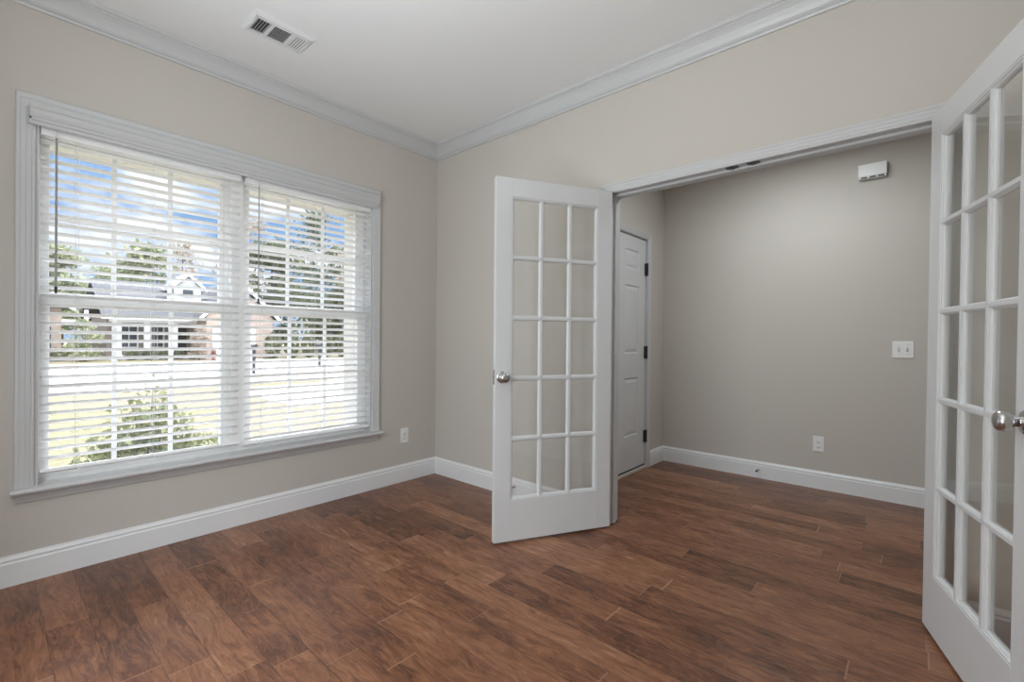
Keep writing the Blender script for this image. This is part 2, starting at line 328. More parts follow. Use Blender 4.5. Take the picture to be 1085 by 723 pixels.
# ================================================================== WINDOW
win = tag(empty('window_1', (0, (WY0 + WY1) / 2, WZ0)), 'wide white double window with divided panes over the lawn', 'window', kind='structure')
def L(mb, name, mat, par=win, **k): return local(mb, win).build(name, mat, par, **k)
wpr = casing_prof(.064)
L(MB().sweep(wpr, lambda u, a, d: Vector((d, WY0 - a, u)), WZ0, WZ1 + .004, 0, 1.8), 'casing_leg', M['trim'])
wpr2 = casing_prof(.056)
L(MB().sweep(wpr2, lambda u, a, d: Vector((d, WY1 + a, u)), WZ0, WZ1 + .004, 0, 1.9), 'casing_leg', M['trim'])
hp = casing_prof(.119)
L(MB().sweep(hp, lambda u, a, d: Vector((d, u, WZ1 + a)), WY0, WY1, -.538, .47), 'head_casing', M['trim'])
stool = [(-.062, WZ0 - .026), (.046, WZ0 - .026), (.054, WZ0 - .022), (.058, WZ0 - .013), (.054, WZ0 - .004), (.046, WZ0), (-.062, WZ0)]
sb = MB().sweep([(-.062, WZ0 - .026), (.0005, WZ0 - .026), (.0005, WZ0), (-.062, WZ0)], lambda u, d, h: Vector((d, u, h)), WY0 - .001, WY1 + .001)
fr_ = [(d, h) for d, h in stool if d > 0]; fr_ = [(0.0005, WZ0 - .026)] + fr_ + [(0.0005, WZ0)]
sb.sweep(fr_, lambda u, d, h: Vector((d, u, h)), WY0 - .076, WY1 + .068)
L(sb, 'sill', M['trim'])
apron = [(0, .360), (.006, .360), (.010, .366), (.012, .375), (.016, .382), (.016, .398), (.020, .403), (.020, .406), (0, .406)]
L(MB().sweep(apron, lambda u, d, h: Vector((d, u, h)), WY0 - .058, WY1 + .05), 'apron', M['trim'])
# jamb liners, centre mullion
j = MB().box((-.14, WY0 - .001, WZ0), (-.001, WY0 + .012, WZ1)).box((-.14, WY1 - .012, WZ0), (-.001, WY1 + .001, WZ1)).box((-.14, WY0, WZ1 - .008), (-.001, WY1, WZ1 + .001))
L(j, 'jamb', M['trim'])
L(MB().box((-.14, -1.524, WZ0), (-.058, -1.462, WZ1 - .008), .002), 'mullion', M['vinyl'])
L(MB().box((-.145, WY0, WZ0 - .028), (-.062, WY1, WZ0 + .012), .001), 'outer_sill', M['vinyl'])
# cream exterior returns around the opening
e = MB().box((-.30, WY0 - .1, WZ0 - .1), (-.145, WY0 - .004, WZ1 + .10)).box((-.30, WY1 - .062, WZ0 - .1), (-.145, WY1 + .1, WZ1 + .10)).box((-.30, WY0 - .1, 2.055), (-.145, WY1 + .1, WZ1 + .12)).box((-.30, WY0 - .1, WZ0 - .12), (-.145, WY1 + .1, WZ0 - .02))
L(e, 'outer_return', M['cream'])
def sash(y0, y1, x, z0, z1, gy0, gy1, gz0, gz1, nm):
    s = MB().box((x - .018, y0, z0), (x + .018, gy0, z1), .003).box((x - .018, gy1, z0), (x + .018, y1, z1), .003).box((x - .018, gy0 - .002, z0), (x + .018, gy1 + .002, gz0), .003).box((x - .018, gy0 - .002, gz1), (x + .018, gy1 + .002, z1), .003)
    o = L(s, nm, M['vinyl'])
    g = MB()
    for k in (1, 2):
        y = gy0 + (gy1 - gy0) * k / 3; g.box((x - .008, y - .0105, gz0), (x + .008, y + .0105, gz1), .003)
    zm = (gz0 + gz1) / 2; g.box((x - .0075, gy0, zm - .0105), (x + .0075, gy1, zm + .0105), .003)
    L(g, 'muntin_grid', M['vinyl'], o)
    L(MB().box((x - .0015, gy0 - .002, gz0 - .002), (x + .0015, gy1 + .002, gz1 + .002)), 'glass', M['glass'], o)
for (y0, y1, g0, g1) in ((WY0 + .012, -1.524, -2.297, -1.575), (-1.462, WY1 - .012, -1.410, -.688)):
    sash(y0, y1, -.122, 1.285, WZ1 - .008, g0, g1, 1.330, 2.045, 'upper_sash')
    sash(y0, y1, -.084, WZ0 + .012, 1.325, g0, g1, .482, 1.272, 'lower_sash')
    m = MB().box((-.066, (g0 + g1) / 2 - .03, 1.300), (-.056, (g0 + g1) / 2 + .03, 1.318), .003); L(m, 'sash_lock', M['vinyl'])

# added, unseen window in the wall behind the viewer, to light the room
fw = tag(empty('added_window', ((FX0 + FX1) / 2, YF, .43)), 'added white side window behind the viewer, to light the room', 'window', kind='structure')
q = MB(); wq = casing_prof(.064)
q.sweep(wq, lambda u, a, d: Vector((FX0 - a, YF + d, u)), .43, 2.11, -1, 1).sweep(wq, lambda u, a, d: Vector((FX1 + a, YF + d, u)), .43, 2.11, -1, 1)
q.sweep(wq, lambda u, a, d: Vector((u, YF + d, 2.11 + a)), FX0, FX1, -1, 1).sweep(wq, lambda u, a, d: Vector((u, YF + d, .43 - a)), FX0, FX1, -1, 1)
local(q, fw).build('casing', M['trim'], fw)
q = MB()
for a, b in ((FX0, FX0 + .045), (FX1 - .045, FX1)): q.box((a, YF - .09, .43), (b, YF - .05, 2.11), .002)
for a, b in ((.43, .48), (1.25, 1.30), (2.06, 2.11)): q.box((FX0, YF - .09, a), (FX1, YF - .05, b), .002)
local(q, fw).build('sash', M['vinyl'], fw)
local(MB().box((FX0 + .04, YF - .072, .47), (FX1 - .04, YF - .069, 2.07)), fw).build('glass', M['glass'], fw)

# ================================================================== DOORS
DW, DT, DH = 0.728, 0.035, 2.008
def xf(pts, flip):
    return [(-p[0] if flip else p[0], p[1], p[2]) for p in pts]
def french_door(name, pin, ang, flip, label):
    """local x runs from hinge to free edge, y is thickness (0 = room face, DT = hall face)."""
    root = tag(empty(name, (pin[0], pin[1], 0), ang), label, 'door', kind='structure')
    sg = -1 if flip else 1
    def B(mb, a, b, bev=0.0): mb.box((sg * a[0], a[1], a[2]), (sg * b[0], b[1], b[2]), bev)
    z0 = 0.012; gx0, gx1, gz0, gz1 = .096, .634, .238, 1.907
    fr = MB()
    B(fr, (0, 0, z0), (gx0, DT, DH), .0025); B(fr, (gx1, 0, z0), (DW, DT, DH), .0025)
    B(fr, (gx0 - .002, 0, z0), (gx1 + .002, DT, gz0), .0025); B(fr, (gx0 - .002, 0, gz1), (gx1 + .002, DT, DH), .0025)
    fr.build('frame', M['door'], root)
    nb = (3, 5); bw = .0138
    hb = [(-bw, .0140), (-.0115, .0120), (-.0098, .0080), (-.0092, .0055), (-.0068, .0055), (-.0062, .0025), (.0062, .0025), (.0068, .0055), (.0092, .0055), (.0098, .0080), (.0115, .0120), (bw, .0140)]; bar = hb + [(a, DT - d) for a, d in hb[::-1]]
    half = [(0, .002), (.006, .002), (.0075, .0055), (.012, .0075), (.0145, .0135), (.0145, .0215), (.012, .0275), (.0075, .0295), (.006, .033), (0, .033)]
    g = MB()
    lx = (gx1 - gx0) / 3; lz = (gz1 - gz0) / 5
    for i in (1, 2): g.sweep(bar, lambda u, a, d: Vector((sg * (gx0 + lx * i + a), d, u)), gz0, gz1)
    for k in range(1, 5): g.sweep(bar, lambda u, a, d: Vector((sg * u, d, gz0 + lz * k + a)), gx0, gx1)
    g.sweep(half, lambda u, a, d: Vector((sg * (gx0 + a), d, u)), gz0, gz1, 1, -1); g.sweep(half, lambda u, a, d: Vector((sg * (gx1 - a), d, u)), gz0, gz1, 1, -1)
    g.sweep(half, lambda u, a, d: Vector((sg * u, d, gz0 + a)), gx0, gx1, 1, -1); g.sweep(half, lambda u, a, d: Vector((sg * u, d, gz1 - a)), gx0, gx1, 1, -1)
    g.build('glazing_bars', M['door'], root)
    gl = MB(); B(gl, (gx0 + .002, .016, gz0 + .002), (gx1 - .002, .019, gz1 - .002)); gl.build('glass', M['glass'], root)
    rose = [(0, 0), (.033, 0), (.033, .003), (.031, .006), (.024, .008), (.014, .009), (.0125, .012), (.0125, .022), (0, .022)]
    knob = [(0, .018), (.0125, .018), (.013, .026), (.018, .030), (.0245, .036), (.0275, .044), (.0275, .051), (.025, .058), (.019, .063), (.010, .0655), (0, .066)]
    for y, r in ((DT, -math.pi / 2), (0, math.pi / 2)):
        mt = Matrix.Translation((sg * (DW - .041), y, .915)) @ Matrix.Rotation(r, 4, 'X')
        k = MB().lathe(knob, mt).build('door_knob', M['nickel'], root); tag(k, 'satin nickel door knob')
        MB().lathe(rose, mt).build('rose', M['nickel'], k)
    for hz in (.20, .98, 1.76):
        h = MB().tube((sg * -.004, -.006, hz - .045), (sg * -.004, -.006, hz + .045), .0055)
        B(h, (-.003, -.001, hz - .044), (.0, .030, hz + .044)); tag(h.build('hinge', M['nickel'], root), 'metal hinge')
    bt = MB(); B(bt, (DW - .001, .007, .875), (DW + .0015, .028, .955), .0005); bt.build('latch_plate', M['nickel'], root)
    return root
french_door('door_1', (1.6350, -.0160), math.radians(-118.2), False, 'left open white fifteen-pane glazed door with knob, near the window corner')
french_door('door_2', (3.0962, -.0255), math.radians(106.3), True, 'right open white fifteen-pane glazed door, cut by the photo right edge')
d2 = bpy.data.objects['door_2']; d2.rotation_euler = (Matrix.Rotation(.0066, 3, 'Y') @ Matrix.Rotation(math.radians(106.3), 3, 'Z')).to_euler()

# entry door with six panels
ed = tag(empty('door_3', (HX0, DY1, 0)), 'closed white six-panel entry door in the hall with dark hinges', 'door', kind='structure')
def LE(mb, name, mat, par=ed, **k): return local(mb, ed).build(name, mat, par, **k)
dx1 = HX0 - .012; dx0 = dx1 - .044
PX = [(DY0 + .004 + .117, DY0 + .004 + .117 + .260), (DY1 - .004 - .117 - .260, DY1 - .004 - .117)]
PZ = [(.310, .810), (1.008, 1.592), (1.722, 1.892)]
d = MB()
ys = [DY0 + .003, PX[0][0], PX[0][1], PX[1][0], PX[1][1], DY1 - .003]; zs = [.03, PZ[0][0], PZ[0][1], PZ[1][0], PZ[1][1], PZ[2][0], PZ[2][1], DZ - .004]
for i in range(5):
    for k in range(7):
        pan = i in (1, 3) and k in (1, 3, 5)
        d.box((dx0, ys[i], zs[k]), (dx1 - (.009 if pan else 0), ys[i + 1], zs[k + 1]))
bmesh.ops.remove_doubles(d.bm, verts=d.bm.verts, dist=1e-5)
LE(d, 'slab', M['door'])
for a, b in PX:
    for z0, z1 in PZ:
        m = MB(); t = bmesh.new()
        q = [(dx1 - .009, 0.0), (dx1 - .008, .018), (dx1 - .001, .045)]
        rings = [[t.verts.new((x, y, z)) for y, z in ((a + i, z0 + i), (b - i, z0 + i), (b - i, z1 - i), (a + i, z1 - i))] for x, i in q]
        for r0, r1 in zip(rings, rings[1:]):
            for i in range(4): t.faces.new((r0[i], r0[(i + 1) % 4], r1[(i + 1) % 4], r1[i]))
        t.faces.new(rings[-1]); bmesh.ops.recalc_face_normals(t, faces=t.faces[:]); m._add(t)
        mo = [(0, 0), (.004, .0), (.006, -.003), (.014, -.008), (.014, -.009), (0, -.009)]
        m.sweep(mo, lambda u, e_, x: Vector((dx1 + x, a + e_, u)), z0, z1, 1, -1).sweep(mo, lambda u, e_, x: Vector((dx1 + x, b - e_, u)), z0, z1, 1, -1)
        m.sweep(mo, lambda u, e_, x: Vector((dx1 + x, u, z0 + e_)), a, b, 1, -1).sweep(mo, lambda u, e_, x: Vector((dx1 + x, u, z1 - e_)), a, b, 1, -1)
        LE(m, 'panel', M['door'])
for hz in (.28, 1.02, 1.75):
    m = MB().tube((HX0 + .006, DY1 - .001, hz - .055), (HX0 + .006, DY1 - .001, hz + .055), .008).box((HX0 - .012, DY1 - .024, hz - .052), (HX0 + .0005, DY1 - .003, hz + .052), .001)
    tag(LE(m, 'hinge', M['dark']), 'dark metal hinge')
LE(MB().box((HX0 - .14, DY0 - .02, DZ), (HX0, DY1 + .02, DZ + .02)).box((HX0 - .14, DY0 - .02, 0), (HX0, DY0, DZ)).box((HX0 - .14, DY1, 0), (HX0, DY1 + .02, DZ)), 'jamb', M['trim'])
ep = casing_prof(.048)
LE(MB().sweep(ep, lambda u, a, d_: Vector((HX0 + d_, DY1 + .004 + a, u)), 0, DZ + .004, 0, 1).sweep(ep, lambda u, a, d_: Vector((HX0 + d_, DY0 - .004 - a, u)), 0, DZ + .004, 0, 1).sweep(ep, lambda u, a, d_: Vector((HX0 + d_, u, DZ + .004 + a)), DY0 - .004, DY1 + .004, -1, 1), 'casing', M['trim'])
LE(MB().box((HX0 - .14, DY0, 0), (HX0 + .012, DY1, .022), .004), 'threshold', M['threshold'])
LE(MB().box((dx0, DY0 + .004, .021), (dx1 + .004, DY1 - .004, .034)), 'weather_sweep', M['rubber'])

# ================================================================== BLINDS
val = [(.004, 2.082), (.020, 2.080), (.024, 2.086), (.024, 2.096), (.030, 2.102), (.030, 2.112), (.034, 2.116), (.040, 2.130), (.044, 2.146), (.049, 2.152), (.052, 2.160), (.052, 2.168), (.020, 2.168), (.020, 2.094), (.004, 2.094)]
v = empty('valance', (.036, -1.475, 2.125)); tag(v, 'long grey-white moulded valance across the top of both blinds', 'valance')
local(MB().sweep([(d, h) for d, h in val if d > .015] , lambda u, d, h: Vector((d, u, h)), -2.372, -.572), v).build('fascia', M['trim'], v)
for y in (-2.372, -.580):
    local(MB().box((.0195, y, 2.082), (.030, y + .008, 2.166), .001), v).build('end_return', M['trim'], v)
def blind(y0, y1, zbot, label, cords, wand_y, wand_top, wand_bot, thin):
    yc = (y0 + y1) / 2
    o = tag(empty('window_blind', (-.030, yc, 2.09)), label, 'blind', 'white slatted blinds in the double window')
    def LB(mb, name, mat, par=o, **k): return local(mb, o).build(name, mat, par, **k)
    LB(MB().box((-.056, y0, 2.052), (-.004, y1, 2.090), .002), 'headrail', M['slat'])
    pitch = .0424; z = 2.028; sl = MB(); 
    prof = []
    n = 6
    for i in range(n + 1):
        t = -1 + 2 * i / n; prof.append((t * .025, .0018 * (1 - t * t) + .0014))
    for i in range(n, -1, -1):
        t = -1 + 2 * i / n; prof.append((t * .025, .0018 * (1 - t * t) - .0014))
    zz = []
    while z > zbot + .045:
        zc_ = z; tilt = math.radians(6 + 22 * ((2.03 - z) / 1.55) ** 1.35); ct, st = math.cos(tilt), math.sin(tilt)
        sl.sweep(prof, lambda u, d, h: Vector((-.030 + d * ct - h * st, u, zc_ + d * st + h * ct)), y0 + .002, y1 - .002)
        zz.append(z); z -= pitch
    LB(sl, 'slats', M['slat'], smooth=False)
    LB(MB().box((-.025, y0 + .001 - yc, -.008), (.025, y1 - .001 - yc, .008), .003, Matrix.Translation((-.030, yc, zbot + .017)) @ Matrix.Rotation(math.radians(-20), 4, 'Y')), 'bottom_rail', M['slat'])
    for y in cords:
        c = MB()
        for x in (-.0565, -.0035): c.tube((x, y, zbot + .013), (x, y, 2.055), .0007, seg=6)
        c.tube((-.030, y + .012, zbot + .013), (-.030, y + .012, 2.055), .0008, seg=6)
        for q in zz: c.tube((-.0565, y, q - .004), (-.0035, y, q - .003), .0006, seg=5)
        LB(c, 'ladder_cord', M['cord'])
        LB(MB().tube((-.022, y + .012, zbot + .015), (-.019, y + .012, zbot + .005), .005), 'rail_plug', M['slat'])
    r = .0042 if not thin else .0032
    wm = MB().tube((.010, wand_y, wand_top - .03), (.010, wand_y, wand_bot + .03), r, r * 1.1, 8)
    wo = LB(wm, 'tilt_wand', M['wand']); tag(wo, 'grey plastic tilt wand')
    LB(MB().tube((.010, wand_y, wand_top), (.010, wand_y, wand_top - .03), .0022, .0045, 8).tube((-.004, wand_y, wand_top), (.012, wand_y, wand_top), .002, seg=8), 'wand_hook', M['cord'], wo)
    LB(MB().tube((.010, wand_y, wand_bot + .03), (.010, wand_y, wand_bot + .012), .006, .0055, 10).tube((.010, wand_y, wand_bot + .012), (.010, wand_y, wand_bot), .0055, .004, 10), 'wand_tip', M['dark'], wo)
    return o
blind(-2.333, -1.489, .466, 'left white slatted blind of the double window, hanging slightly higher', (-2.212, -1.912, -1.585), -2.282, 2.075, 1.319, False)
blind(-1.460, -.618, .452, 'right white slatted blind of the double window, hanging slightly lower', (-1.372, -1.035, -.732), -1.396, 2.075, 1.328, True)

# ================================================================== WALL AND CEILING FITTINGS
def outlet(loc, rz, label):
    o = tag(empty('wall_outlet', loc, rz), label, 'outlet', 'white duplex wall outlets')
    MB().box((-.036, -.006, -.058), (.036, 0, .058), .0025).build('cover_plate', M['plate'], o)
    for s in (-1, 1):
        r = MB().lathe([(0, 0), (.0168, 0), (.0168, .0012), (.0155, .0024), (0, .0024)], Matrix.Translation((0, -.006, s * .0195)) @ Matrix.Rotation(math.pi / 2, 4, 'X') @ Matrix.Diagonal((1, .86, 1, 1))).build('receptacle', M['plate'], o)
        k = MB().box((-.0075, -.0090, s * .0195 - .001), (-.0055, -.0082, s * .0195 + .008)).box((.0055, -.0090, s * .0195), (.0075, -.0082, s * .0195 + .008)).tube((0, -.0090, s * .0195 - .007), (0, -.0082, s * .0195 - .007), .0024)
        k.build('slots', M['slot'], r)
    MB().tube((0, -.0072, 0), (0, -.0058, 0), .003).build('screw', M['nickel'], o)
    return o
outlet((0, -.313, .360), math.radians(90), 'white wall outlet between the window and the room corner')
outlet((2.467, HY, .342), 0, 'white wall outlet low on the hall wall below the switch')
sw = tag(empty('light_switch', (2.957, HY, 1.074)), 'white two-toggle switch plate on the hall wall beside the right door', 'light switch')
MB().box((-.058, -.006, -.058), (.058, 0, .058), .0025).build('cover_plate', M['plate'], sw)
for s, up in ((-1, 1), (1, -1)):
    t_ = MB().box((s * .023 - .0045, -.0068, -.0115), (s * .023 + .0045, -.0055, .0115)).build('toggle_slot', M['slot'], sw)
    MB().box((-.0032, -.013, -.005), (.0032, .004, .005), .001, Matrix.Translation((s * .023, -.008, up * .003)) @ Matrix.Rotation(up * .5, 4, 'X')).build('toggle', M['plate'], sw)
    for q in (-1, 1): MB().tube((s * .023, -.0072, q * .030), (s * .023, -.0058, q * .030), .0028).build('screw', M['nickel'], sw)

chm = tag(empty('door_chime', (2.78, HY, 2.352)), 'small white chime box high on the hall wall', 'door chime')
MB().box((-.082, -.046, -.038), (.082, -.002, .052), .005).build('cover', M['plate'], chm)
MB().box((-.078, -.042, -.052), (.078, 0, -.037), .002).build('base', M['louver'], chm)
for x in (-.048, .002, .050):
    MB().box((x - .018, -.0428, -.050), (x + .018, -.041, -.040)).build('sound_slot', M['slot'], chm)

def doorstop(p, dr, label):
    o = tag(empty('door_stop', p), label, 'door stop', 'baseboard door stops'); dv = Vector(dr)
    q = dv.to_track_quat('Z', 'Y').to_matrix().to_4x4()
    MB().lathe([(0, 0), (.011, 0), (.011, .003), (.007, .006), (0, .006)], q, 16).build('foot', M['nickel'], o)
    c = MB()
    for i in range(9): c.lathe([(0, .006 + i * .006), (.0055, .007 + i * .006), (.0055, .0105 + i * .006), (0, .0115 + i * .006)], q, 12)
    c.build('spring', M['nickel'], o)
    MB().lathe([(0, .056), (.0075, .056), (.0085, .060), (.0085, .067), (.006, .071), (0, .072)], q, 14).build('tip', M['dark'], o)
doorstop((.900, -.016, .080), (0, -1, 0), 'small metal door stop on the baseboard seen through the left glazed door')
doorstop((2.056, HY - .016, .070), (0, -1, 0), 'small metal door stop on the hall baseboard')

# ceiling vent
vx0, vx1, vy0, vy1 = .424, .618, -1.637, -1.339; vc = ((vx0 + vx1) / 2, (vy0 + vy1) / 2, CZ)
vt = tag(empty('ceiling_vent', vc), 'white rectangular air register in the ceiling near the window', 'vent')
def LV(mb, name, mat, par=vt): return local(mb, vt).build(name, mat, par)
ix0, ix1 = .452, .576; zb = CZ - .012
bnk = ((-1.612, -1.546), (-1.530, -1.444), (-1.427, -1.362))
fr = MB()
outer = [(0, CZ), (0, CZ - .003), (.012, zb), (.028, zb), (.028, CZ)]
fr.sweep([(a, h) for a, h in outer], lambda u, a, h: Vector((vx0 + a, u, h)), vy0, vy1, 1, -1).sweep(outer, lambda u, a, h: Vector((vx1 - a * 1.5, u, h)), vy0, vy1, .67, -.67)
fr.sweep(outer, lambda u, a, h: Vector((u, vy0 + a * .89, h)), vx0, vx1, 1, -1.5).sweep(outer, lambda u, a, h: Vector((u, vy1 - a * .82, h)), vx0, vx1, 1, -1.5)
for a, b in ((bnk[0][1], bnk[1][0]), (bnk[1][1], bnk[2][0])): fr.box((ix0 - .001, a, zb), (ix1 + .001, b, CZ))
LV(fr, 'frame', M['louver'])
LV(MB().box((ix0, -1.612, CZ - .0015), (ix1, -1.362, CZ)), 'duct', M['duct'])
def lou(cx, cy, lx, ly, ang, axis):
    return Matrix.Translation((cx, cy, CZ - .0068)) @ Matrix.Rotation(ang, 4, axis)
for bi, (a, b) in enumerate(bnk):
    m = MB()
    if bi == 1:
        n = 9
        for i in range(n):
            x = ix0 + (ix1 - ix0) * (i + .5) / n
            m.box((-.0045, -(b - a) / 2, -.0004), (.0045, (b - a) / 2, .0004), 0, lou(x, (a + b) / 2, 0, 0, math.radians(48), 'Y'))
    else:
        n = 5
        for i in range(n):
            y = a + (b - a) * (i + .5) / n
            hw_ = .0042 if bi else .0058; m.box((-(ix1 - ix0) / 2, -hw_, -.0004), ((ix1 - ix0) / 2, hw_, .0004), 0, lou((ix0 + ix1) / 2, y, 0, 0, math.radians(-12 if bi else 52), 'X'))
    LV(m, 'louver_bank', M['louver'])
LV(MB().box((.50, -1.6235, zb - .008), (.53, -1.6205, zb + .001), .0008), 'damper_lever', M['louver'])
for y in (-1.625, -1.350): LV(MB().tube((.517 if y > -1.4 else .47, y, zb - .001), (.517 if y > -1.4 else .47, y, zb + .001), .003), 'screw', M['louver'])

# ================================================================== OUTDOORS
GZ = -.35
tag(MB().box((-150, -90, GZ - .3), (-.32, 120, GZ)).build('lawn', M['lawn']), 'sunlit patchy lawn outside the window', 'lawn', kind='structure')
tag(MB().box((-29.4, -90, GZ), (-12.6, 3.2, GZ + .02)).box((-29.4, 3.2, GZ), (-13.6, 120, GZ + .02)).build('street', M['concrete']), 'pale sunlit concrete street in front of the houses', 'street', kind='structure')
tag(MB().box((-13.0, 5.4, GZ), (-7.0, 11.5, GZ + .02)).box((-11.6, 1.9, GZ), (-7.2, 5.4, GZ + .02)).build('driveway', M['concrete']), 'pale concrete driveway seen through the right blind', 'driveway', kind='structure')
tag(MB().box((-34, 7.2, GZ), (-29.4, 9.8, GZ + .02)).build('far_driveway', M['concrete']), 'pale concrete driveway of the house across the street', 'driveway', kind='structure')
tag(MB().box((-.145, -60, GZ), (-.001, YF - .1, 3.4)).box((-.30, YF - .1, GZ), (-.146, -2.46, 3.4)).box((-.30, -.5, GZ), (-.146, 0, 3.4)).box((-.30, -2.46, GZ), (-.146, -.5, .31)).box((-.30, -2.46, 2.23), (-.146, -.5, 3.4)).build('wall_outer', M['brick']), 'outer brick face of the house around the window', 'wall', kind='structure')

def leaves(bm, pts, size, rnd, asp=1.9):
    for p in pts:
        n = Vector((rnd.gauss(0, 1), rnd.gauss(0, 1), rnd.gauss(0, 1) + .5)).normalized(); t = n.orthogonal().normalized()
        t = (Matrix.Rotation(rnd.random() * 6.28, 3, n) @ t); b = n.cross(t); s = size * rnd.uniform(.6, 1.3); l = s * asp
        c = [bm.verts.new(p + t * l * .5), bm.verts.new(p + b * s * .5 + n * s * .1), bm.verts.new(p - t * l * .5), bm.verts.new(p - b * s * .5 + n * s * .1)]
        bm.faces.new(c)
# shrub by the window
rnd = random.Random(5)
bush = tag(empty('shrub', (-1.35, -1.68, GZ)), 'pale green leafy shrub just outside the left half of the window', 'shrub')
def LBu(mb, name, mat): return local(mb, bush).build(name, mat, bush)
stems = MB(); lf = MB(); pts = []
for i in range(95):
    a = rnd.random() * 6.283; rr = rnd.random() ** .6
    top = Vector((-1.35 + .40 * rr * math.cos(a), -1.66 + .50 * rr * math.sin(a), GZ + 1.16 - .62 * rr + rnd.uniform(-.12, .05)))
    bs = Vector((-1.35 + .06 * rnd.gauss(0, 1), -1.68 + .06 * rnd.gauss(0, 1), GZ))
    mid = bs.lerp(top, .45) + Vector((0, 0, -.06)); stems.tube(bs, mid, .005, .0035, 5); stems.tube(mid, top, .0035, .0015, 5)
    for k in range(85):
        t = rnd.uniform(.05, 1.02); q = bs.lerp(mid, t / .45) if t < .45 else mid.lerp(top, (t - .45) / .55); sp = .11 * (1.2 - t) + .016
        pts.append(q + Vector((rnd.gauss(0, sp), rnd.gauss(0, sp), rnd.gauss(0, sp * .8))))
pts = [p for p in pts if p.z > GZ + .02]
leaves(lf.bm, pts, .030, rnd, 1.9)
LBu(stems, 'stems', M['bark']); LBu(lf, 'foliage', M['leaf_bush'])

def tree(name, x, y, h, r, mat, n, label, cat='tree', trunk=.25, low=.25, group=None, ls=.3, seed=1, shape=1.0):
    rnd = random.Random(seed); o = tag(empty(name, (x, y, GZ)), label, cat, group)
    t = MB().tube((0, 0, 0), (0, 0, h * .55), trunk * .5, trunk * .3, 8)
    for i in range(6):
        a = i * 1.05 + rnd.random(); z = h * rnd.uniform(.3, .55); t.tube((0, 0, z), (r * .7 * math.cos(a), r * .7 * math.sin(a), z + h * .25), trunk * .2, trunk * .06, 6)
    t.tube((0, 0, h * .5), (0, 0, h * .93), trunk * .3, trunk * .05, 6); t.build('trunk', M['bark'], o)
    f = MB(); P_ = []
    cl_ = [(rnd.uniform(low, 1), rnd.random() * 6.283, rnd.random() ** .5) for _ in range(34)]
    for i in range(n):
        tt, a, q = cl_[rnd.randrange(34)]
        env = r * (math.sin(math.pi * min(1, max(0.06, (tt - low * .6) / (1.08 - low * .6))) ** .8) ** .7) * shape
        c = Vector((env * q * math.cos(a), env * q * math.sin(a), tt * h)); g = r * .2
        P_.append(c + Vector((rnd.gauss(0, g), rnd.gauss(0, g), rnd.gauss(0, g * .7))))
    leaves(f.bm, [p for p in P_ if p.z > .05], ls, rnd, 1.5); f.build('foliage', mat, o); return o
def low_shrub(x, y, h, r, mat, label, seed, n=420, group=None):
    rnd = random.Random(seed); o = tag(empty('shrub', (x, y, GZ)), label, 'shrub', group)
    f = MB(); P_ = []
    for i in range(n):
        v_ = Vector((rnd.gauss(0, 1), rnd.gauss(0, 1), rnd.gauss(0, 1))).normalized() * rnd.uniform(.75, 1.02)
        P_.append(Vector((v_.x * r, v_.y * r, h * .5 + v_.z * h * .5)))
    leaves(f.bm, [p for p in P_ if p.z > .02], .13, rnd, 1.4); f.build('foliage', mat, o)
    MB().tube((0, 0, 0), (0, 0, h * .7), .04, .02, 6).build('stem', M['bark'], o)

# --- house across the street
hx = -34.2
ho = tag(empty('house', (hx, 6.0, GZ)), 'grey roofed house across the street with white porch columns', 'house')
def LH(mb, name, mat, par=ho): return local(mb, ho).build(name, mat, par)
LH(MB().box((hx - 8, 2.6, GZ), (hx - 1.6, 10.6, 2.5)), 'wall', M['tansiding'])
LH(MB().box((hx - 1.6, 2.6, GZ), (hx, 7.0, GZ + .12)), 'porch_floor', M['concrete'])
LH(MB().poly([(hx + .4, 2.1, 2.25), (hx + .4, 2.1, 2.40), (hx - 4.3, 2.1, 5.0), (hx - 9, 2.1, 2.40), (hx - 9, 2.1, 2.25), (hx - 4.3, 2.1, 4.82)], (0, 9, 0)), 'roof', M['roof'])
LH(MB().box((hx + .38, 2.1, 2.18), (hx + .5, 7.4, 2.40)), 'fascia', M['extwhite'])
LH(MB().box((hx - .1, 2.5, 2.0), (hx + .15, 7.2, 2.22)), 'porch_beam', M['extwhite'])
for y in (2.95, 4.35, 5.85): LH(MB().box((hx - .14, y - .14, GZ + .1), (hx + .12, y + .14, 2.02), .02).box((hx - .2, y - .2, GZ + .1), (hx + .17, y + .2, GZ + .3), .02), 'porch_column', M['extwhite'])
for y0, y1 in ((3.3, 4.1), (4.9, 5.5)):
    o = LH(MB().box((hx - 1.62, y0 - .1, .35), (hx - 1.52, y1 + .1, 1.85)), 'window', M['extwhite']); LH(MB().box((hx - 1.54, y0, .45), (hx - 1.50, (y0 + y1) / 2 - .03, 1.75)).box((hx - 1.54, (y0 + y1) / 2 + .03, .45), (hx - 1.50, y1, 1.75)), 'pane', M['extglass'], o)
LH(MB().box((hx - 1.62, 6.15, GZ + .12), (hx - 1.5, 6.85, 1.8)), 'front_door', M['dark'])
